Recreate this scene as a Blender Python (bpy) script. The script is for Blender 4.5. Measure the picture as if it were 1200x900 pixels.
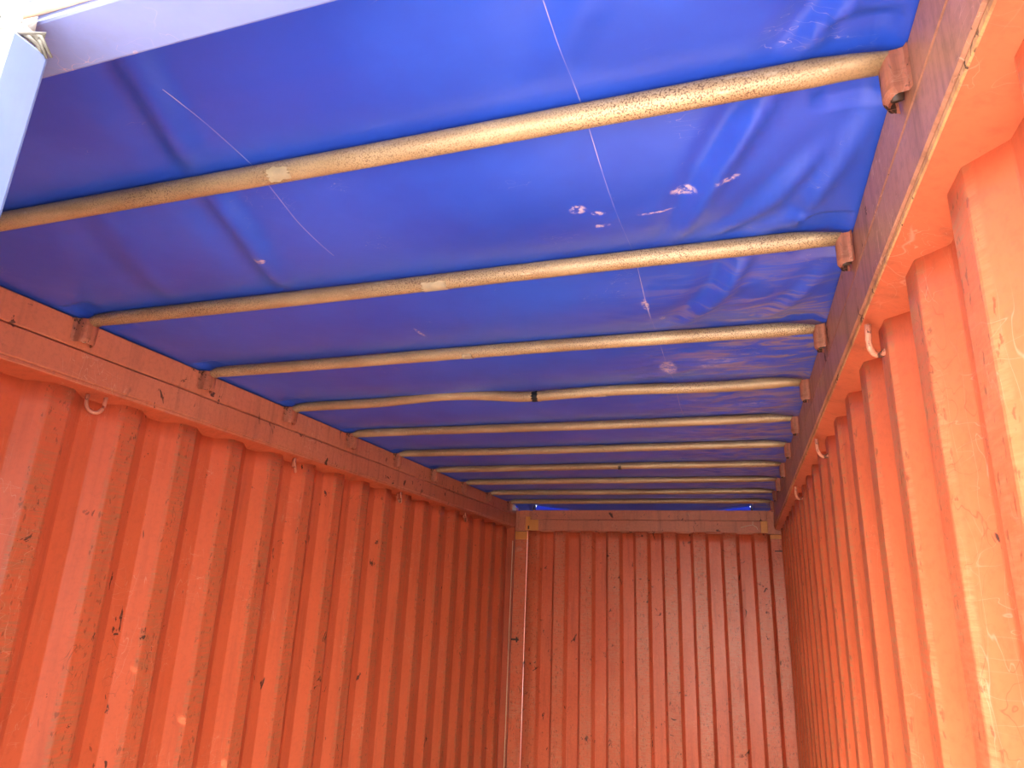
import bpy, bmesh, math, random
from mathutils import Vector, Matrix, noise as mn

for o in list(bpy.data.objects):
    bpy.data.objects.remove(o)
S = bpy.context.scene
COL = S.collection
H = 2.30                      # height of the roof bows above the container floor

# ------------------------------------------------------------------ camera
F, YAW, PIT, ROL = 791.0, math.radians(-18.865), math.radians(17.161), math.radians(2.400)
CX, CZ = 1.974, H - 0.7844
fw = Vector((math.sin(YAW)*math.cos(PIT), math.cos(YAW)*math.cos(PIT), math.sin(PIT)))
rt = Vector((math.cos(YAW), -math.sin(YAW), 0)); up = rt.cross(fw)
r2 = math.cos(ROL)*rt + math.sin(ROL)*up
u2 = -math.sin(ROL)*rt + math.cos(ROL)*up
cam = bpy.data.cameras.new('camera'); cam.sensor_width = 36; cam.lens = 36*F/1200
cam.clip_start = 0.02
co = bpy.data.objects.new('camera', cam); COL.objects.link(co); S.camera = co
m = Matrix((r2, u2, -fw)).transposed().to_4x4(); m.translation = (CX, 0, CZ)
co.matrix_world = m

# ------------------------------------------------------------------ light
W = bpy.data.worlds.new('sky'); S.world = W; W.use_nodes = True
nt = W.node_tree; bg = nt.nodes['Background']
sky = nt.nodes.new('ShaderNodeTexSky'); sky.sky_type = 'NISHITA'; sky.sun_disc = False
sky.sun_elevation = math.radians(36); sky.sun_rotation = math.radians(176)
sky.air_density = 1.2; sky.dust_density = 5; sky.ozone_density = 1
hs = nt.nodes.new('ShaderNodeHueSaturation'); hs.inputs['Saturation'].default_value = 0.45
nt.links.new(sky.outputs[0], hs.inputs['Color']); nt.links.new(hs.outputs[0], bg.inputs[0])
bg.inputs[1].default_value = 0.45
sl = bpy.data.lights.new('sun', 'SUN'); sl.energy = 7.0; sl.angle = math.radians(0.6); sl.color = (1, .95, .87)
so = bpy.data.objects.new('sun', sl); COL.objects.link(so)
so.rotation_euler = Vector((0.06, -0.80, 0.59)).to_track_quat('Z', 'Y').to_euler()
so.location = (-2, -4, 9)
S.view_settings.view_transform = 'Standard'; S.view_settings.look = 'None'
S.view_settings.exposure = 2.02; S.view_settings.gamma = 1; S.view_settings.use_curve_mapping = False

# ------------------------------------------------------------------ node helpers
class NT:
    def __init__(s, name):
        s.m = bpy.data.materials.new(name); s.m.use_nodes = True
        s.t = s.m.node_tree; s.b = s.t.nodes['Principled BSDF']; s.out = s.t.nodes['Material Output']
    def n(s, typ, **kw):
        x = s.t.nodes.new(typ)
        for k, v in kw.items(): setattr(x, k, v)
        return x
    def l(s, a, b): s.t.links.new(a, b)
    def val(s, sock, v):
        if hasattr(v, 'links') or isinstance(v, bpy.types.NodeSocket): s.l(v, sock)
        else: sock.default_value = v
    def math(s, op, a, b=0.0, c=None, clamp=False):
        x = s.n('ShaderNodeMath', operation=op); x.use_clamp = clamp
        s.val(x.inputs[0], a); s.val(x.inputs[1], b)
        if c is not None: s.val(x.inputs[2], c)
        return x.outputs[0]
    def coord(s, scale=(1, 1, 1), rot=(0, 0, 0), which='Object'):
        tc = s.n('ShaderNodeTexCoord'); mp = s.n('ShaderNodeMapping')
        mp.inputs['Scale'].default_value = scale; mp.inputs['Rotation'].default_value = rot
        s.l(tc.outputs[which], mp.inputs[0]); return mp.outputs[0]
    def noise(s, vec, scale, detail=4, rough=.55, dist=0.0):
        x = s.n('ShaderNodeTexNoise'); s.l(vec, x.inputs['Vector'])
        x.inputs['Scale'].default_value = scale; x.inputs['Detail'].default_value = detail
        x.inputs['Roughness'].default_value = rough; x.inputs['Distortion'].default_value = dist
        return x.outputs['Fac']
    def ramp(s, fac, lo, hi, a=0.0, b=1.0, smooth=True):
        x = s.n('ShaderNodeMapRange'); x.interpolation_type = 'SMOOTHSTEP' if smooth else 'LINEAR'
        s.l(fac, x.inputs[0]); x.inputs[1].default_value = lo; x.inputs[2].default_value = hi
        x.inputs[3].default_value = a; x.inputs[4].default_value = b
        return x.outputs[0]
    def mix(s, fac, a, b):
        x = s.n('ShaderNodeMix', data_type='RGBA')
        s.val(x.inputs[0], fac)
        for sock, v in ((x.inputs[6], a), (x.inputs[7], b)):
            if isinstance(v, tuple): sock.default_value = (*v, 1)
            else: s.l(v, sock)
        return x.outputs[2]
    def bump(s, hgt, strength=.3, dist=.002):
        x = s.n('ShaderNodeBump'); x.inputs['Strength'].default_value = strength
        x.inputs['Distance'].default_value = dist; s.l(hgt, x.inputs['Height'])
        s.l(x.outputs[0], s.b.inputs['Normal'])

def line_mask(N, vec, scale, width, patch, lo=.5, hi=.58, dist=0.4):
    """thin wandering scratch lines inside irregular patches"""
    a = N.noise(vec, scale, 1.5, .4, dist)
    d = N.math('ABSOLUTE', N.math('SUBTRACT', a, .5))
    thin = N.ramp(d, 0.0, width, 1, 0)
    pm = N.ramp(N.noise(patch, 3.1, 3), lo, hi)
    return N.math('MULTIPLY', thin, pm)

def steel_paint(name, base, dark, light, wear=None, dirt=0.3, chips=.70, scr=.55, rough=.42, wcol=(.40, .16, .075), spec=.5):
    """painted container steel: mottled paint, rust chips, pale scratches, worn ridges (wear = (axis, centre, halfwidth))"""
    N = NT(name)
    v = N.coord()
    big = N.noise(v, 1.7, 5, .6)
    c = N.mix(N.ramp(big, .3, .72), base, light)
    stre = N.noise(N.coord((9, 9, .7)), 2.2, 5, .65)             # vertical run marks
    c = N.mix(N.math('MULTIPLY', N.ramp(stre, .48, .72), dirt), c, dark)
    fine = N.noise(v, 60, 3, .7)
    c = N.mix(N.math('MULTIPLY', N.ramp(fine, .42, .75), dirt*.6), c, dark)
    rnode = N.math('ADD', N.math('MULTIPLY', stre, .25), rough - .12)
    if wear:
        ax, cen, hw, amt = wear
        tc = N.n('ShaderNodeTexCoord'); sp = N.n('ShaderNodeSeparateXYZ'); N.l(tc.outputs['Object'], sp.inputs[0])
        d = N.math('ABSOLUTE', N.math('SUBTRACT', sp.outputs[ax], cen))
        on = N.ramp(d, hw*.5, hw, 1, 0)
        w1 = N.noise(N.coord((6, 6, 42)), 3.0, 5, .75)           # fine horizontal scuffs
        w2 = N.noise(v, 4.5, 3, .6)
        wm = N.math('MULTIPLY', N.math('MULTIPLY', on, N.ramp(w1, .38, .66)), N.ramp(w2, .30, .62, .25, 1))
        wm = N.math('MULTIPLY', wm, amt)
        c = N.mix(wm, c, wcol)
        pits = N.noise(N.coord((1, 1, .45)), 75, 3, .6)
        c = N.mix(N.math('MULTIPLY', N.math('MULTIPLY', on, N.ramp(pits, .60, .66)), .55*amt), c, (.05, .018, .010))
    # rust chips
    ch = N.noise(N.coord((1, 1, .55)), 21, 4, .62, .6)
    cm = N.math('MULTIPLY', N.ramp(ch, chips, chips+.03), N.ramp(N.noise(v, 2.3, 2), .46, .56))
    ch2 = N.noise(v, 9, 5, .7, 1.0)
    cm2 = N.math('MULTIPLY', N.ramp(ch2, chips+.01, chips+.03), N.ramp(N.noise(v, 1.1, 2), .45, .55))
    cm = N.math('MAXIMUM', cm, cm2)
    c = N.mix(N.math('MULTIPLY', cm, .9), c, (.035, .014, .010))
    # scratches, two directions, pale; one dark
    if scr > 0:
        s1 = line_mask(N, N.coord((14, 14, 2.6), (.5, .3, 0)), 2.3, .008, v, .52, .60)
        s2 = line_mask(N, N.coord((4.0, 4.0, 15), (-.4, .2, .0)), 2.0, .007, v, .54, .62)
        s3 = line_mask(N, N.coord((8, 8, 5)), 3.0, .008, N.coord((1, 1, .6), (1, .4, 0)), .57, .64)
        c = N.mix(N.math('MULTIPLY', N.math('MAXIMUM', s1, s2), scr*.7), c, (.70, .38, .26))
        c = N.mix(N.math('MULTIPLY', s3, scr), c, (.07, .025, .015))
    N.l(c, N.b.inputs['Base Color'])
    N.val(N.b.inputs['Roughness'], N.math('ADD', rnode, N.math('MULTIPLY', cm, .3)))
    N.b.inputs['Specular IOR Level'].default_value = spec
    hgt = N.math('SUBTRACT', N.math('ADD', N.math('MULTIPLY', N.noise(v, 7, 3), .4), N.math('MULTIPLY', fine, .12)), N.math('MULTIPLY', cm, .5))
    N.bump(hgt, .35, .004)
    return N.m

RED = (.62, .125, .048); REDD = (.34, .070, .028); REDL = (.65, .14, .055)
M = {}
M['wall_l'] = steel_paint('red_paint_left', RED, REDD, REDL, ('X', -.040, .009, .85), .35, .66, .6)
M['wall_r'] = steel_paint('red_paint_right', RED, REDD, REDL, ('X', 2.283, .009, .9), .45, .71, .42, wcol=(.46, .20, .09))
M['wall_b'] = steel_paint('red_paint_back', (.66, .130, .055), (.30, .055, .024), (.70, .155, .066), ('Y', 6.05, .010, .7), .4, .64, .5, rough=.36, wcol=(.58, .25, .14), spec=.4)
M['rail'] = steel_paint('rail_paint', (.56, .165, .085), (.28, .09, .05), (.62, .21, .115), None, .5, .63, .7, rough=.45)
M['rail_r'] = steel_paint('scuffed_rail_paint', (.36, .13, .075), (.18, .075, .045), (.46, .20, .12), None, .8, .66, 1.0, rough=.4)
M['rust'] = steel_paint('rusty_edge', (.50, .22, .08), (.20, .07, .03), (.60, .30, .12), None, .8, .60, .4, rough=.6)
M['under'] = steel_paint('red_paint_shelf', (.50, .10, .042), (.25, .06, .03), (.56, .12, .05), None, .4, .70, .5)
M['bracket'] = steel_paint('bracket_paint', (.66, .20, .11), (.30, .09, .045), (.70, .28, .17), None, .7, .60, .8)
M['primer'] = steel_paint('ochre_primer', (.72, .28, .06), (.4, .15, .04), (.78, .33, .08), None, .2, .72, .3)
M['blue'] = steel_paint('blue_header_paint', (.11, .14, .36), (.15, .16, .28), (.17, .20, .42), None, .35, .70, .9, rough=.38)
M['bluedoor'] = steel_paint('blue_door_paint', (.065, .095, .22), (.09, .10, .17), (.11, .14, .27), None, .35, .70, .6, rough=.38)
M['rustblue'] = steel_paint('rust_streak', (.62, .36, .18), (.3, .2, .14), (.7, .55, .42), None, .6, .62, .4, rough=.6)
M['dark'] = steel_paint('blackened_steel', (.035, .018, .012), (.02, .01, .008), (.06, .03, .02), None, .3, .7, 0)

def simple(name, col, rough=.6, metal=0.0, nscale=20, var=.25, bump=.2):
    N = NT(name); v = N.coord()
    n = N.noise(v, nscale, 5, .65)
    d = tuple(x*(1-var) for x in col); e = tuple(min(1, x*(1+var)) for x in col)
    N.l(N.mix(n, d, e), N.b.inputs['Base Color'])
    N.b.inputs['Roughness'].default_value = rough; N.b.inputs['Metallic'].default_value = metal
    N.bump(n, bump, .003); return N.m
M['ground'] = simple('pale_concrete', (.52, .50, .47), .9, 0, 3)
M['floor'] = simple('worn_plywood', (.30, .20, .12), .7, 0, 6, .4)
M['rubber_glare'] = simple('glare_rubber', (.34, .33, .31), .6, 0, 40, .3)  # gasket rubber lightened to blend into the overexposed white corner
M['rubber'] = simple('grey_rubber', (.085, .078, .066), .6, 0, 40, .4)

# galvanised, dusty bow tube
def bow_mat():
    N = NT('galvanised_tube'); v = N.coord()
    n = N.noise(N.coord((.6, 2, 2)), 6, 4, .6)
    c = N.mix(N.ramp(n, .3, .7), (.38, .235, .12), (.52, .36, .20))
    sp = N.noise(v, 330, 2, .7)
    c = N.mix(N.math('MULTIPLY', N.ramp(sp, .50, .60), N.ramp(N.noise(v, 2.3, 2), .35, .6, .3, 1.0)), c, (.14, .075, .04))
    s2 = N.noise(N.coord((1, 4, 4)), 25, 3, .6)
    c = N.mix(N.math('MULTIPLY', N.ramp(s2, .62, .72), .5), c, (.62, .48, .32))
    N.l(c, N.b.inputs['Base Color'])
    N.b.inputs['Metallic'].default_value = .3
    N.val(N.b.inputs['Roughness'], N.math('ADD', N.math('MULTIPLY', sp, .3), .30))
    N.bump(sp, .35, .0012); return N.m
M['bow'] = bow_mat()
M['pale'] = simple('bare_pale_patch', (.72, .58, .38), .35, .1, 50, .3)
M['black'] = simple('black_tape', (.02, .02, .022), .5, 0, 40, .3)

# tarpaulin ---------------------------------------------------------------
CREASES = [  # x(y) polylines on the sheet: (y, x)
    ([(.6, 1.750), (1.0, 1.756), (1.55, 1.764), (2.0, 1.757), (2.4, 1.765), (3.2, 1.76)], .0011),
    ([(.7, 1.091), (.95, 1.074), (1.14, 1.049), (1.30, 1.043)], .0010),
]
SCUFFS = [(1.683, 1.236, .022, .020), (1.722, 1.262, .018, .012), (1.718, 1.318, .024, .010), (1.842, 1.292, .045, .006), (1.757, 1.76, .012, .045),
          (1.79, 1.88, .012, .03), (1.903, 1.224, .030, .020), (1.764, 2.325, .035, .09), (1.99, 1.19, .03, .012),
          (2.02, 2.30, .20, .10), (1.97, 2.80, .22, .10), (1.80, 2.20, .10, .03), (1.027, 1.83, .008, .05), (.86, 1.25, .02, .015)]
def tarp_mat(name, trans, dirt=True):
    N = NT(name); v = N.coord()
    n = N.noise(v, 2.0, 4, .6)
    c = N.mix(N.ramp(n, .3, .7), (.013, .052, .43), (.020, .080, .55))
    weave = N.noise(v, 240, 2, .5)
    rough = N.math('ADD', N.math('MULTIPLY', N.noise(v, 6, 4), .16), .24)
    if dirt:
        tc = N.n('ShaderNodeTexCoord'); sp = N.n('ShaderNodeSeparateXYZ'); N.l(tc.outputs['Object'], sp.inputs[0])
        x, y = sp.outputs[0], sp.outputs[1]
        brk = N.noise(v, 26, 3, .7)
        total = None
        for pts, wd in CREASES:
            crv = N.n('ShaderNodeFloatCurve')
            cm = crv.mapping.curves[0]
            # curve maps y/8 -> x/3
            P = [(p[0]/8, p[1]/3) for p in pts]
            cm.points[0].location = P[0]; cm.points[1].location = P[-1]
            for p in P[1:-1]: cm.points.new(*p)
            for p in cm.points: p.handle_type = 'VECTOR'
            crv.mapping.update()
            N.l(N.math('DIVIDE', y, 8.0), crv.inputs['Value'])
            d = N.math('ABSOLUTE', N.math('SUBTRACT', x, N.math('MULTIPLY', crv.outputs[0], 3.0)))
            lm = N.ramp(d, 0.0, wd, 1, 0)
            ins = N.math('MULTIPLY', N.math('GREATER_THAN', y, pts[0][0]), N.math('LESS_THAN', y, pts[-1][0]))
            lm = N.math('MULTIPLY', N.math('MULTIPLY', lm, ins), N.ramp(N.noise(N.coord((.1, 1, 1)), 7, 2), .38, .62, .15, .85))
            total = lm if total is None else N.math('MAXIMUM', total, lm)
        for (sx, sy, rx, ry) in SCUFFS:
            dx = N.math('DIVIDE', N.math('SUBTRACT', x, sx), rx); dy = N.math('DIVIDE', N.math('SUBTRACT', y, sy), ry)
            q = N.math('ADD', N.math('MULTIPLY', dx, dx), N.math('MULTIPLY', dy, dy))
            e = N.ramp(q, 0.2, 1.0, 1, 0)
            pat = N.ramp(N.noise(v, 70 if rx < .1 else 30, 4, .75, .5), .44, .58)
            if rx >= .1:
                pat = N.math('MULTIPLY', pat, N.ramp(N.noise(N.coord((3, 26, 1)), 1.6, 3, .6, .6), .50, .62))
            total = N.math('MAXIMUM', total, N.math('MULTIPLY', N.math('MULTIPLY', e, pat), .75 if rx < .1 else .4))
        # faint small random scratches
        rs = line_mask(N, N.coord((9, 22, 1), (0, 0, .6)), 3.2, .008, N.coord((2, 2, 1)), .60, .66, .2)
        total = N.math('MAXIMUM', total, N.math('MULTIPLY', rs, .3))
        # grime film on the slack side towards the right rail, beside the bows
        gm = N.math('MULTIPLY', N.ramp(x, 1.55, 2.1), N.ramp(y, 1.3, 2.1))
        fil = N.ramp(N.noise(N.coord((2.2, 11, 1)), 2.4, 5, .65, 1.1), .46, .60)
        c = N.mix(N.math('MULTIPLY', N.math('MULTIPLY', gm, fil), .75), c, (.30, .19, .13))
        c = N.mix(total, c, (.66, .48, .46))
        rough = N.math('ADD', rough, N.math('MULTIPLY', total, .3))
    N.l(c, N.b.inputs['Base Color']); N.val(N.b.inputs['Roughness'], rough)
    N.b.inputs['Specular IOR Level'].default_value = .65
    N.bump(N.math('ADD', N.math('MULTIPLY', weave, .05), N.noise(v, 9, 3, .5)), .25, .004)
    tr = N.n('ShaderNodeBsdfTranslucent'); tr.inputs[0].default_value = (.16, .22, .80, 1) if dirt else (.05, .07, .95, 1)
    mx = N.n('ShaderNodeMixShader'); mx.inputs[0].default_value = trans
    N.l(N.b.outputs[0], mx.inputs[1]); N.l(tr.outputs[0], mx.inputs[2]); N.l(mx.outputs[0], N.out.inputs[0])
    return N.m
M['tarp'] = tarp_mat('blue_pvc', .002)
M['skirt'] = tarp_mat('blue_pvc_single_layer', .07, False)

# ------------------------------------------------------------------ mesh helpers
def link(name, bm, mat, parent=None, smooth=False, sharp=0):
    me = bpy.data.meshes.new(name); bmesh.ops.recalc_face_normals(bm, faces=bm.faces); bm.to_mesh(me); bm.free()
    if smooth:
        for p in me.polygons: p.use_smooth = True
        if sharp: me.set_sharp_from_angle(angle=math.radians(sharp))
    mats = mat if isinstance(mat, list) else [mat]
    for x in mats: me.materials.append(M[x])
    o = bpy.data.objects.new(name, me); COL.objects.link(o)
    if parent: o.parent = parent
    return o
def tag(o, label=None, cat=None, group=None, kind=None):
    for k, v in (('label', label), ('category', cat), ('group', group), ('kind', kind)):
        if v: o[k] = v
    return o
def box(bm, a, b, bev=0.0, seg=1):
    r = bmesh.ops.create_cube(bm, size=1)
    vs = r['verts']
    for v in vs:
        v.co = Vector([(a[i]+b[i])/2 + v.co[i]*(b[i]-a[i]) for i in range(3)])
    if bev:
        es = list({e for v in vs for e in v.link_edges})
        bmesh.ops.bevel(bm, geom=es, offset=bev, segments=seg, affect='EDGES', profile=.5)
    return vs
def bar(bm, a, b, bev=.003, seg=2): return box(bm, a, b, bev, seg)
def tube(bm, pts, rad, n=14, cap=True, sq=None):
    """sweep; rad number or list; sq = list of (wide, tall) multipliers"""
    rings = []; L = len(pts); P = [Vector(p) for p in pts]
    for i, p in enumerate(P):
        t = (P[min(i+1, L-1)] - P[max(i-1, 0)]).normalized()
        ref = Vector((0, 0, 1)) if abs(t.z) < .9 else Vector((0, 1, 0))
        s = t.cross(ref).normalized(); u = s.cross(t)
        r = rad[i] if isinstance(rad, list) else rad
        w, h = sq[i] if sq else (1, 1)
        rings.append([bm.verts.new(p + s*math.cos(2*math.pi*k/n)*r*w + u*math.sin(2*math.pi*k/n)*r*h) for k in range(n)])
    for a, b in zip(rings, rings[1:]):
        for k in range(n): bm.faces.new((a[k], a[(k+1) % n], b[(k+1) % n], b[k]))
    if cap:
        bm.faces.new(rings[0][::-1]); bm.faces.new(rings[-1])
def extrude_profile(bm, prof, z0, z1, zs, place, thick=.003):
    """corrugated sheet: prof = list of (along, depth); extruded in z, with slight dents"""
    rows = []
    for k in range(zs+1):
        z = z0 + (z1-z0)*k/zs
        rows.append([bm.verts.new(place(a, d, z)) for a, d in prof])
    for r0, r1 in zip(rows, rows[1:]):
        for i in range(len(prof)-1): bm.faces.new((r0[i], r0[i+1], r1[i+1], r1[i]))
def round_profile(pts, r=.006, seg=3):
    out = [pts[0]]
    for i in range(1, len(pts)-1):
        p0, p1, p2 = Vector(pts[i-1]), Vector(pts[i]), Vector(pts[i+1])
        a = p1 + (p0-p1).normalized()*r; b = p1 + (p2-p1).normalized()*r
        for k in range(seg+1):
            t = k/seg
            out.append(tuple((1-t)**2*a + 2*t*(1-t)*p1 + t*t*b))
    out.append(pts[-1]); return out

random.seed(5)
Z_SHELF = H - .222
Z_RAILB = H - .203

# ------------------------------------------------------------------ structure
bm = bmesh.new(); bmesh.ops.create_grid(bm, x_segments=2, y_segments=2, size=40)
for v in bm.verts: v.co.z = -.16
tag(link('ground', bm, 'ground'), 'pale concrete yard around the container', 'ground', kind='structure')

# floor: plywood boards laid side by side
fl = bpy.data.objects.new('floor', None); COL.objects.link(fl)
tag(fl, 'brown plywood floor of the container between the corrugated walls', 'floor', kind='structure')
bm = bmesh.new(); bar(bm, (0, 0, 0), (.560, 5.54, .028), .002, 1)
pm = link('floor_board', bm, 'floor', fl)
for k in range(4):
    o = pm if k == 0 else pm.copy()
    if k: COL.objects.link(o); o.parent = fl
    o.location = (.03+k*.566, .53, -.028)
bm = bmesh.new(); bar(bm, (-.09, .46, -.13), (2.33, 6.14, -.030), .004)
link('underframe', bm, 'dark', fl)

# side walls: pitch .2707, crest far edges at 1.262 + k*pitch
PITCH = .2707; E0 = 1.262
def side_profile(y0, y1):
    pts = []; k = -4
    seq = []
    while True:
        e = E0 + k*PITCH                   # far edge of crest k
        seq += [(e-.069, 0.0), (e, 0.0), (e+.067, .036), (e+.135, .036)]
        k += 1
        if e > y1+.4: break
    # next crest starts at e+.2017
    pts = [p for p in seq if y0+.03 < p[0] < y1-.03]
    d0 = pts[0][1]; d1 = pts[-1][1]
    return [(y0, d0)] + pts + [(y1, d1)]
def side_wall(name, xc, sgn, mat, label):
    prof = round_profile(side_profile(.50, 6.045), .0025, 1)
    bm = bmesh.new()
    def place(a, d, z):
        dent = (mn.noise(Vector((a*2.3, z*1.7, xc*9)))*.0025 + mn.noise(Vector((a*7, z*3, xc*3)))*.0008)
        e = 0
        if z > Z_SHELF - .03: e = 0
        return (xc + sgn*(d + dent), a, z)
    extrude_profile(bm, prof, -.03, Z_SHELF+.012, 26, place)
    o = link(name, bm, mat, smooth=True, sharp=9)
    sm = o.modifiers.new('thickness', 'SOLIDIFY'); sm.thickness = .0025; sm.offset = 0
    return tag(o, label, 'wall', kind='structure')
wl = side_wall('wall_left', -.040, -1, 'wall_l', 'rust-red corrugated steel side wall on the left with scraped ridges')
wr = side_wall('wall_right', 2.283, 1, 'wall_r', 'rust-red corrugated steel side wall on the right, close to the camera')

# lashing rings welded under the roof rails
def ring_mesh(sgn):
    bm = bmesh.new()
    pts = [(0, -.026, .012)]
    for k in range(13):
        a = math.pi*k/12
        pts.append((0.010*math.sin(a)*sgn, -.026*math.cos(a), -.012 - .036*math.sin(a)))
    pts.append((0, .026, .012))
    tube(bm, pts, .0066, 8)
    return bm
for y, rz in ((1.604, -.55), (2.687, .75), (3.770, .85), (4.853, .7)):
    o = link('lashing_ring', ring_mesh(1), 'bracket', wl, True); o.location = (-.022, y, Z_SHELF-.008)
    o.rotation_euler = (0, random.uniform(-.12, -.02), rz)
for y in (1.490, 2.573, 3.656):
    o = link('lashing_ring', ring_mesh(-1), 'bracket', wr, True); o.location = (2.272, y-.01, Z_SHELF-.012)
    o.rotation_euler = (0, random.uniform(-.1, .1), -1.2 + random.uniform(-.2, .2))

# roof rails: upper bar, lower bar, sloping shelf below, bow pockets
def wobble(bm, amp, sc):
    for v in bm.verts:
        n = mn.noise(v.co*sc); v.co.x += n*amp; v.co.z += mn.noise(v.co*sc+Vector((7, 3, 1)))*amp
def long_bar(x0, x1, z0, z1, y0=.44, y1=6.04, ny=80, bev=.004, amp=.0012):
    bm = bmesh.new()
    prof = [(x0, z0+bev), (x0+bev, z0), (x1-bev, z0), (x1, z0+bev), (x1, z1-bev), (x1-bev, z1), (x0+bev, z1), (x0, z1-bev)]
    rows = [[bm.verts.new((x, y0+(y1-y0)*k/ny, z)) for x, z in prof] for k in range(ny+1)]
    for a, b in zip(rows, rows[1:]):
        for i in range(8): bm.faces.new((a[i], a[(i+1) % 8], b[(i+1) % 8], b[i]))
    bm.faces.new(rows[0]); bm.faces.new(rows[-1][::-1])
    wobble(bm, amp, 3.0)
    return bm
def shelf(xin, xout, zin, zout, mat, par):
    bm = bmesh.new(); ny = 80
    prof = [(xin, zin), (xout, zout), (xout, zout+.006), (xin, zin+.006)]
    rows = [[bm.verts.new((x, .44+5.6*k/ny, z)) for x, z in prof] for k in range(ny+1)]
    for a, b in zip(rows, rows[1:]):
        for i in range(4): bm.faces.new((a[i], a[(i+1) % 4], b[(i+1) % 4], b[i]))
    bm.faces.new(rows[0]); bm.faces.new(rows[-1][::-1]); wobble(bm, .001, 3)
    return link('shelf_plate', bm, mat, par)
BOWY = [.9497 + .53983*i for i in range(10)]
def pocket_mesh(s):
    """bow pocket: bent plate standing off the rail face with open bottom, s = direction into the room"""
    bm = bmesh.new()
    out = .030 if s < 0 else .040; w = .026 if s < 0 else .029; t = .004
    n = 10; prof = []
    for k in range(n+1):
        a = math.pi*k/n
        prof.append((-math.cos(a)*w, .010 + (out-.010)*math.sin(a)**.55))
    prof = [(-w-.012, 0)] + [(-w-.002, .003)] + prof + [(w+.002, .003)] + [(w+.012, 0)]
    zt = [(-.072, .78), (-.060, 1.0), (-.006, 1.0), (.006, .95)]
    rows = []
    for z, f in zt:
        rows.append([bm.verts.new((s*d*f, y*(.8+.2*f), z)) for y, d in prof])
    for a, b in zip(rows, rows[1:]):
        for i in range(len(prof)-1): bm.faces.new((a[i], a[i+1], b[i+1], b[i]))
    bmesh.ops.solidify(bm, geom=bm.faces[:], thickness=t)
    return bm
def stub_mesh(s):
    """the flattened inner peg seen through the open foot of the pocket"""
    bm = bmesh.new()
    pts = [(s*.013, 0, -.002), (s*.013, 0, -.05), (s*.011, .003, -.066)]
    tube(bm, pts, [.010, .009, .007], 8, True, [(1.3, .8)]*3)
    return bm
def rail(name, xf, s, label, mu, ml, me_):
    """s=+1: face looks to +x (left rail)"""
    r = bpy.data.objects.new(name, None); COL.objects.link(r)
    tag(r, label, 'rail', kind='structure')
    def bx(d0, d1): return (min(xf-s*d0, xf-s*d1), max(xf-s*d0, xf-s*d1))
    a, b = bx(0.002, .09)
    link('upper_bar', long_bar(a, b, H-.0945, H-.002, amp=.0014), mu, r)
    a, b = bx(0, .088)
    link('lower_bar', long_bar(a, b, H-.190, H-.0985, amp=.0010), ml, r)
    a, b = bx(.004, .09)
    link('bottom_edge', long_bar(a, b, H-.204, H-.1895, bev=.003, amp=.0016), me_, r)
    xo = xf - s*.078
    shelf(xf-s*.006, xo, Z_RAILB-.001, Z_SHELF-.004, 'under', r)
    for i, y in enumerate(BOWY):
        p = link('bow_pocket', pocket_mesh(s), 'bracket', r); p.location = (xf, y, H-.008)
        p.rotation_euler = (0, 0, random.uniform(-.04, .04)); p.scale = (1, random.uniform(.92, 1.08), random.uniform(.9, 1.08))
        q = link('locking_peg', stub_mesh(s), 'dark' if i != 1 or s < 0 else 'pale', p, True)
    return r
rl = rail('trim_1', 0.0, 1, 'red steel roof rail with bow pockets along the top of the left wall', 'rail', 'rail', 'rail')
rr = rail('trim_2', 2.24, -1, 'scuffed brown-red steel roof rail with bow pockets along the right wall top', 'rail_r', 'rail_r', 'rust')

# back wall --------------------------------------------------------------
YB = 6.05
down = [.244, .485, .729, .971, 1.213, 1.458, 1.700, 1.946, 2.192]; upx = [.366, .607, .849, 1.091, 1.333, 1.577, 1.822, 2.069]
prof = [(.1215, 0)]
for i, d in enumerate(down):
    prof += [(d-.012, 0), (d+.012, .045)]
    if i < len(upx): prof += [(upx[i]-.012, .045), (upx[i]+.012, 0)]
prof += [(2.30, .045)]
bm = bmesh.new()
extrude_profile(bm, round_profile(prof, .002, 1), -.03, H-.232, 26,
                lambda a, d, z: (a, YB + d + mn.noise(Vector((a*2.5, z*1.6, 4)))*.005, z))
wb = link('wall_back', bm, 'wall_b', smooth=True, sharp=15)
sm = wb.modifiers.new('thickness', 'SOLIDIFY'); sm.thickness = .0025; sm.offset = 0
tag(wb, 'rust-red vertically ribbed steel end wall at the far end of the container', 'wall', kind='structure')

# rear corner posts
def post(name, x0, x1, label, primer_h, mark):
    r = bpy.data.objects.new(name, None); COL.objects.link(r); tag(r, label, 'corner post', kind='structure')
    bm = bmesh.new(); bar(bm, (x0, YB-.004, -.03), (x1, YB+.08, H-.250-primer_h), .004)
    link('post_face', bm, 'wall_b', r)
    bm = bmesh.new(); bar(bm, (x0+.001, YB-.0035, H-.249-primer_h), (x1-.001, YB+.08, H-.243), .003)
    link('primer_patch', bm, 'primer' , r)['label'] = 'bare ochre primer at the post head'
    return r
pl = post('trim_3', .0, .119, 'flat red corner post left of the ribbed end wall', .066, True)
pr = post('trim_4', 2.206, 2.312, 'flat red corner post right of the ribbed end wall', .028, False)
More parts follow.
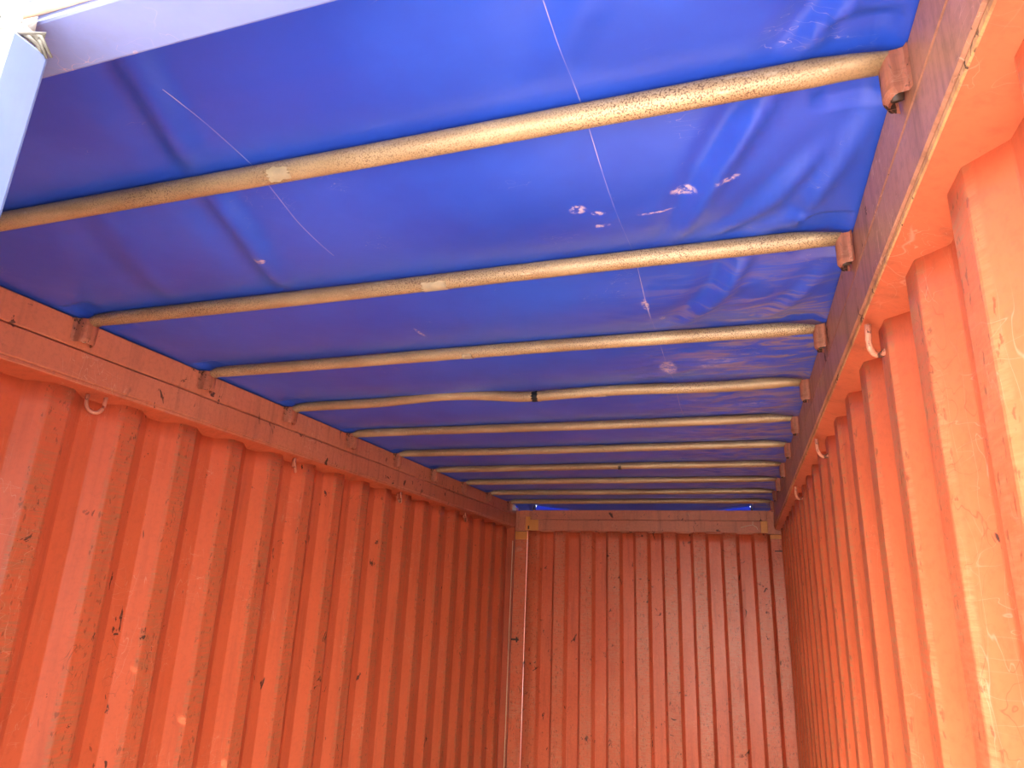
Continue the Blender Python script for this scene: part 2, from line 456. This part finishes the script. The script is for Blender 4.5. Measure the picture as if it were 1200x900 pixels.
# small marks on the left post
bm = bmesh.new(); bar(bm, (.000, YB-.012, H-1.185), (.070, YB-.003, H-1.170), .003); bar(bm, (.046, YB-.014, H-1.200), (.058, YB-.003, H-1.155), .003)
link('latch_stub', bm, 'dark', pl)
bm = bmesh.new()
c = bmesh.ops.create_icosphere(bm, subdivisions=2, radius=.03)
for v in bm.verts: v.co = Vector((v.co.x*1.1+.045, v.co.z*.15+YB-.004, v.co.y*.8+H-.40)) + Vector((0, 0, .006*mn.noise(v.co*60)))
link('scraped_knob', bm, 'bracket', pl, True)
bm = bmesh.new(); bar(bm, (2.232, YB-.010, H-.380), (2.300, YB-.003, H-.372), .002); link('weld_line', bm, 'dark', pr)
bm = bmesh.new(); tube(bm, [(2.316, YB-.006, .6), (2.315, YB-.006, 1.2), (2.316, YB-.006, H-.35)], .003, 6); link('bright_seam', bm, 'pale', pr)
bm = bmesh.new(); tube(bm, [(-.012, YB-.03, 0), (-.014, YB-.03, 1.0), (-.012, YB-.03, H-.33)], .0035, 6); link('bright_seam', bm, 'pale', pl)  # pale bead stands in for the bright slit of light at this corner

# end header
he = bpy.data.objects.new('trim_5', None); COL.objects.link(he)
tag(he, 'two-band red steel header above the ribbed end wall under the tarpaulin', 'header', kind='structure')
bm = bmesh.new(); bar(bm, (.225, YB-.018, H-.231), (2.135, YB+.05, H-.1365), .003); link('lower_band', bm, 'rail', he)
bm = bmesh.new(); bar(bm, (.168, YB-.008, H-.1325), (2.188, YB+.05, H-.048), .003); link('upper_band', bm, 'rail', he)
bm = bmesh.new(); bar(bm, (.0, YB+.006, H-.240), (2.31, YB+.07, H-.052), .002); link('backing_plate', bm, 'rail', he)
for x0, x1, pp_, yf in ((-.092, -.004, pl, .018), (2.309, 2.36, pr, .006)):
    bm = bmesh.new(); bar(bm, (x0, YB-yf, -.03), (x1, YB+.085, H-.02), .003); link('corner_backing', bm, 'under', pp_)  # filler plates added behind the posts to close the corner light gap
for x0, x1 in ((.142, .172), (2.068, 2.098)):
    bm = bmesh.new(); bar(bm, (x0, YB+.010, H-.060), (x1, YB+.072, H+.002), .003); link('leak_filler', bm, 'dark', he)  # dark filler added beside the skirt gap to stop light leaking in
for x0, x1 in ((.040, .128), (2.196, 2.255)):
    bm = bmesh.new(); bar(bm, (x0, YB-.006, H-.118), (x1, YB+.03, H-.040), .003); link('end_block', bm, 'rail', he)
bm = bmesh.new(); bar(bm, (.145, YB-.017, H-.2315), (.223, YB+.03, H-.1365), .003); link('primer_plate', bm, 'primer', he)['label'] = 'ochre primer plate'
bm = bmesh.new(); bar(bm, (.098, YB-.010, H-.232), (.143, YB+.03, H-.108), .003); link('primer_plate', bm, 'primer', he)['label'] = 'ochre primer plate'
bm = bmesh.new(); bar(bm, (2.137, YB-.017, H-.2315), (2.190, YB+.03, H-.1365), .003); link('primer_plate', bm, 'primer', he)['label'] = 'ochre primer plate'
bm = bmesh.new(); bar(bm, (.122, YB-.014, H-.222), (.134, YB-.008, H-.190), .002); link('dark_bolt', bm, 'dark', he)
bm = bmesh.new()
tube(bm, [(1.98, YB-.019, H-.190), (2.03, YB-.020, H-.176), (2.075, YB-.020, H-.168), (2.105, YB-.019, H-.188), (2.112, YB-.019, H-.205)], .0022, 5)  # thin tubes draw a forked white scratch on the header
tube(bm, [(2.075, YB-.020, H-.168), (2.078, YB-.020, H-.142)], .0022, 5)
link('forked_scratch', bm, 'pale', he)['label'] = 'thin pale forked scratch'

# ------------------------------------------------------------------ front frame and door leaf
hf = bpy.data.objects.new('trim_6', None); COL.objects.link(hf)
tag(hf, 'scratched blue steel door header across the top of the opening', 'header', kind='structure')
bm = bmesh.new(); bar(bm, (-.09, .430, H-.150), (2.36, .506, H-.105), .004); link('bottom_flange', bm, 'blue', hf)
bm = bmesh.new(); bar(bm, (-.09, .418, H-.118), (2.36, .470, H-.015), .006); link('front_face', bm, 'blue', hf)
bm = bmesh.new()
tube(bm, [(-.05, .424, H-.138), (.8, .423, H-.137), (1.6, .424, H-.138), (2.3, .424, H-.137)], .0075, 8); link('rust_seam', bm, 'rustblue', hf, True)['label'] = 'rusty weld seam'
bm = bmesh.new(); bar(bm, (-.09, .470, H-.110), (2.36, .506, H+.006), .004); link('back_plate', bm, 'blue', hf)
for nm, x0, x1, lb in (('trim_7', -.10, -.045, 'left front corner post beside the closed door leaf'), ('trim_8', 2.300, 2.37, 'right front corner post beside the open doorway')):
    bm = bmesh.new(); bar(bm, (x0, .43, -.13), (x1, .50, H-.15), .004)
    tag(link(nm, bm, 'blue'), 'blue steel ' + lb, 'corner post', kind='structure')
# left door leaf (closed), free edge near the centre of the opening
DX = 1.228; DT = H - .200; DY = -.052
d = bpy.data.objects.new('door_1', None); COL.objects.link(d); d.location = (0, DY, 0)
tag(d, 'closed pale blue steel door leaf at the left side of the opening', 'door', kind='structure')
bm = bmesh.new(); bar(bm, (DX-.050, .446, .0), (DX, .492, DT), .004); link('edge_post', bm, 'bluedoor', d)
bm = bmesh.new(); bar(bm, (-.03, .446, .0), (.04, .500, DT), .004); link('hinge_post', bm, 'bluedoor', d)
bm = bmesh.new(); bar(bm, (.04, .446, DT-.09), (DX-.05, .496, DT), .004); link('top_rail', bm, 'bluedoor', d)
bm = bmesh.new(); bar(bm, (.04, .446, 0), (DX-.05, .496, .09), .004); link('bottom_rail', bm, 'bluedoor', d)
bm = bmesh.new()
pp = [(.04, 0)]
for k in range(4): x = .10+.24*k; pp += [(x, 0), (x+.03, .03), (x+.12, .03), (x+.15, 0)]
pp += [(DX-.05, 0)]
rows = [[bm.verts.new((a, .458+dd, z)) for a, dd in pp] for z in (.09, DT-.09)]
for i in range(len(pp)-1): bm.faces.new((rows[0][i], rows[0][i+1], rows[1][i+1], rows[1][i]))
bmesh.ops.solidify(bm, geom=bm.faces[:], thickness=.003)
link('door_panel', bm, 'bluedoor', d)
# locking rod with guides on the outside
bm = bmesh.new(); tube(bm, [(.80, .428, -.02), (.80, .428, DT-.02)], .016, 12); lr = link('locking_rod', bm, 'rubber', d, True)
for z in (.25, 1.0, 1.8):
    bm = bmesh.new(); bar(bm, (.765, .410, z), (.835, .446, z+.06), .004); link('rod_guide', bm, 'blue', lr)
# gasket: ribbed rubber strip folded over the top of the leaf and down its edge
def gasket_top():
    bm = bmesh.new(); n = 60; lips = []
    secs = [(.446, .006), (.440, .018), (.450, .030), (.446, .040), (.456, .0525), (.468, .040), (.478, .0525), (.488, .030), (.484, .016), (.494, .010), (.488, .0), (.452, .0)]  # ridges raised to the header so no sun leaks over the leaf
    rows = []
    for k in range(n+1):
        x = -.02 + (DX-.030)*k/n
        w = .004*mn.noise(Vector((x*9, 0, 2)))
        dx = 0
        rows.append([bm.verts.new((x + (.012*(z/.02) if k == n else 0), y + w, DT + z + w*.5)) for y, z in secs])
    for a, b in zip(rows, rows[1:]):
        for i in range(len(secs)): bm.faces.new((a[i], a[(i+1) % len(secs)], b[(i+1) % len(secs)], b[i]))
    bm.faces.new(rows[0]); bm.faces.new(rows[-1][::-1]); return bm
g = link('door_gasket', gasket_top(), 'rubber_glare', d, True); g['label'] = 'crumpled grey rubber door gasket'
bm = bmesh.new()
for q in range(5):
    o_ = q*.0045
    P_ = [(DX-.050+o_*.6, .440, DT+.028-o_*1.5), (DX-.030+o_, .447+o_*.3, DT+.020-o_), (DX-.012+o_, .458+o_, DT+.012+.006*math.sin(q*2.1)), (DX+.004-o_*.5, .474+o_*.4, DT+.012-o_), (DX+.006-o_, .490-o_*.4, DT-.004-o_*.4)]
    tube(bm, P_, [.0016, .0028, .0034, .0030, .0018], 6)
tube(bm, [(DX-.030, .444, DT+.022), (DX-.034, .432, DT+.044), (DX-.040, .428, DT+.066)], [.004, .0025, .001], 6)
link('gasket_flap', bm, 'rubber', g, True)
# ------------------------------------------------------------------ roof bows
RB = .0215
def bow_path(i):
    pts = []; rad = []; sq = []
    xa, xb = .004, 2.222
    n = 44
    for k in range(n+1):
        t = k/n; x = xa + (xb-xa)*t; z = H
        if x < .07: z -= .016*(1-(x-xa)/.066)**2
        if x > 2.11: z -= .004*((x-2.11)/.094)**2
        z += .0015*math.sin(x*3.1+i*1.7)
        if i == 3: z += .014*math.exp(-((x-.75)/.28)**2) - .006*math.exp(-((x-1.15)/.12)**2) + .003*math.sin(x*9)
        y = BOWY[i] + .0025*math.sin(x*2.2+i)
        f = min(1, .62 + .38*(x-xa)/.07) if x < .12 else min(1, .55 + .45*max(0, (xb-x))/.10)
        pts.append((x, y, z)); rad.append(RB); sq.append((1.0, f))
    return pts, rad, sq
ordn = ['nearest the blue door header', 'second nearest the door header, pale patch left of centre', 'third from the door header, scraped nick at its middle',
        'fourth from the door header, bent, with black tape', 'fifth from the door header', 'sixth from the door header',
        'seventh from the door header', 'third from the ribbed end wall', 'second from the ribbed end wall', 'last one before the ribbed end wall']
def collar(i, x0, x1, mat, bow, a0, a1, name, grow=.0012):
    pts, rad, sq = bow_path(i)
    def zat(x):
        for a, b in zip(pts, pts[1:]):
            if a[0] <= x <= b[0]:
                t = (x-a[0])/(b[0]-a[0]); return a[1]+(b[1]-a[1])*t, a[2]+(b[2]-a[2])*t
        return pts[-1][1], pts[-1][2]
    bm = bmesh.new(); rows = []
    for k in range(9):
        x = x0+(x1-x0)*k/8; y, z = zat(x); row = []
        for j in range(11):
            jit = .12*mn.noise(Vector((x*60, j, i)))
            a = a0 + (a1-a0)*j/10 + (3*jit if j in (0, 10) else 0)
            xx = x + (.010*mn.noise(Vector((j*.9, k, i+3))) if k in (0, 8) else 0)
            rr_ = RB+grow
            row.append(bm.verts.new((xx, y+math.sin(a)*rr_, z-math.cos(a)*rr_)))
        rows.append(row)
    for a, b in zip(rows, rows[1:]):
        for j in range(10): bm.faces.new((a[j], a[j+1], b[j+1], b[j]))
    bmesh.ops.solidify(bm, geom=bm.faces[:], thickness=.0008)
    return link(name, bm, mat, bow, True)
for i in range(10):
    bm = bmesh.new(); p, r, s = bow_path(i); tube(bm, p, r, 18, True, s)
    b = link('roof_bow', bm, 'bow', None, True)
    tag(b, 'rusty tan roof bow, ' + ordn[i], 'roof bow', 'roof bows spanning the container')
    if i == 0: collar(i, 1.125, 1.175, 'pale', b, -1.3, -.1, 'pale_patch')
    if i == 1: collar(i, 1.205, 1.275, 'pale', b, -1.2, .5, 'pale_patch')
    if i == 2: collar(i, 1.10, 1.135, 'pale', b, -.9, 1.0, 'scraped_nick')
    if i == 3:
        collar(i, 1.190, 1.214, 'black', b, -2.4, .2, 'black_tape', .002)
        collar(i, 1.190, 1.222, 'pale', b, .2, 1.4, 'pale_patch')
        collar(i, 1.445, 1.495, 'pale', b, -.3, .5, 'pale_patch')
    if i == 6: collar(i, 1.27, 1.29, 'dark', b, -1.5, 1.5, 'weld_band', .002)

# ------------------------------------------------------------------ tarpaulin
FOLDS = [  # (polyline in x,y), width, depth (positive = hangs down), 
    ([(1.16, .50), (1.083, .649), (1.034, .763), (.951, .927), (.892, 1.159), (.795, 1.44)], .034, .026),
    ([(2.22, .70), (2.153, .836), (2.093, .933), (2.045, 1.018), (1.971, 1.169), (1.862, 1.47)], .020, .022),
    ([(2.30, .93), (2.252, 1.034), (2.206, 1.154), (2.161, 1.277), (2.124, 1.45)], .018, .020),
    ([(2.20, 1.10), (2.12, 1.22), (2.02, 1.38), (1.93, 1.47)], .022, .010),
    ([(2.12, 1.40), (2.035, 1.488), (1.973, 1.703), (1.848, 1.93)], .024, .022),
    ([(2.30, 1.50), (2.20, 1.70), (2.08, 1.95)], .022, .012),
    ([(.62, 1.02), (.50, 1.25), (.40, 1.47)], .05, .012),
    ([(1.93, .50), (1.86, .66), (1.72, .86)], .03, .006),
]
def seg_d(px, py, poly):
    best = 9; tt = 0
    n = len(poly)-1
    for i in range(n):
        ax, ay = poly[i]; bx, by = poly[i+1]
        dx, dy = bx-ax, by-ay; t = max(0, min(1, ((px-ax)*dx+(py-ay)*dy)/(dx*dx+dy*dy)))
        ex, ey = px-ax-t*dx, py-ay-t*dy; q = math.hypot(ex, ey)
        s = (dx*ey - dy*ex)
        if q < abs(best): best = q if s >= 0 else -q; tt = (i+t)/n
    return best, tt
def tz(x, y):
    # distance to nearest bow
    k = (y-BOWY[0])/.53983; fr = k-math.floor(k)
    inside = 0 <= k <= 9
    top = RB + .002
    if inside: sag = -.024*(math.sin(math.pi*fr)**1.2)
    else: sag = -.010*min(1, abs(y-(BOWY[0] if k < 0 else BOWY[9]))/.2)
    nb = 1.0
    if -.2 < k < 9.2: dbow = min(fr, 1-fr)*.54; nb = min(1, dbow/.10)
    z = top + sag*(1 - .2*math.sin(x*2))
    w = 0
    for poly, wd, dep in FOLDS:
        if y > 2.1: break
        dd, t = seg_d(x, y, poly)
        if abs(dd) < wd*4:
            fade = math.sin(math.pi*min(1, max(0, t*.86+.07)))**.5
            w -= dep*math.exp(-(dd/wd)**2)*fade
            w += dep*.55*math.exp(-((dd-wd*1.9)/(wd*1.2))**2)*fade
    # broad undulations and the slack ripples along the right side
    w += .006*mn.noise(Vector((x*1.8, y*2.2, 0)))
    rs = max(0, min(1, (x-1.45)/.5))*max(0, min(1, (y-1.6)/.5))
    w += rs*.009*mn.noise(Vector((x*4.5+y*1.5, y*17+1.5*math.sin(x*7), 5)))
    w += rs*.004*mn.noise(Vector((x*9, y*34+2*math.sin(x*9), 9)))
    z += w*nb
    # towards the rails the sheet is pulled over the rail top
    e = min(x+.0, 2.24-x)
    if e < .06: z = z + (max(.003, .006) - z)*0 if e > 0 else .004
    if e <= 0: z = .004
    elif e < .10:
        f = e/.10; z = .004*(1-f)+z*f if nb > .9 else max(z*f+.004*(1-f), .004 + .018*min(1, e/.03))
    # over the end header: lies on it at the middle, lifted near both corners
    if y > BOWY[9]+.04:
        f = min(1, (y-BOWY[9]-.04)/.17)
        lift = 0
        if .168 <= x < .62: lift = .052*(1-(x-.168)/.452)**1.2
        if 1.70 < x <= 2.075: lift = max(lift, .046*((x-1.70)/.375)**1.2)
        tgt = -.0475 + lift + .001*mn.noise(Vector((x*20, 0, 0)))
        if x < .168: tgt = -.052 + .05*0
        if x > 2.075: tgt = -.050
        if x < .03 or x > 2.22: tgt = .003
        z = z*(1-f)+tgt*f
    return z
bm = bmesh.new()
nx, ny = 170, 430; X0, X1, Y0, Y1 = -.085, 2.325, .50, 6.125
grid = []
for j in range(ny+1):
    y = Y0+(Y1-Y0)*j/ny
    grid.append([bm.verts.new((X0+(X1-X0)*i/nx, y, H+tz(X0+(X1-X0)*i/nx, y))) for i in range(nx+1)])
for a, b in zip(grid, grid[1:]):
    for i in range(nx): bm.faces.new((a[i], a[i+1], b[i+1], b[i]))
tp = link('tarpaulin', bm, 'tarp', None, True)
tag(tp, 'taut blue plastic tarpaulin roof with diagonal folds, laid over the roof bows', 'tarpaulin')
# skirt that hangs outside over the far end and the sides
bm = bmesh.new(); n = 120; rows = []
for dz, dy in ((None, 0), (-.02, .012), (-.10, .020), (-.30, .020)):
    row = []
    for i in range(n+1):
        x = X0+(X1-X0)*i/n
        z = H+tz(x, Y1) + (0 if dz is None else dz)
        if dz is not None and dz < -.05: z = H+dz
        row.append(bm.verts.new((x, Y1+dy+.004*math.sin(x*14)*(0 if dz is None else 1), z)))
    rows.append(row)
for a, b in zip(rows, rows[1:]):
    for i in range(n): bm.faces.new((a[i], a[i+1], b[i+1], b[i]))
link('end_skirt', bm, 'skirt', tp, True)['label'] = 'thin sunlit tarpaulin skirt glowing bright blue'
for sx, nm in ((X0, 'side_skirt'), (X1, 'side_skirt')):
    bm = bmesh.new(); s = -1 if sx < 1 else 1; rows = []
    for dz, dx in ((.004, 0), (-.02, .015), (-.12, .025), (-.28, .028)):
        rows.append([bm.verts.new((sx+s*(dx+.005*math.sin(k*.7)*(dz < 0)), .50+(Y1-.50)*k/90, H+dz)) for k in range(91)])
    for a, b in zip(rows, rows[1:]):
        for i in range(90): bm.faces.new((a[i], a[i+1], b[i+1], b[i]))
    link(nm, bm, 'skirt', tp, True)
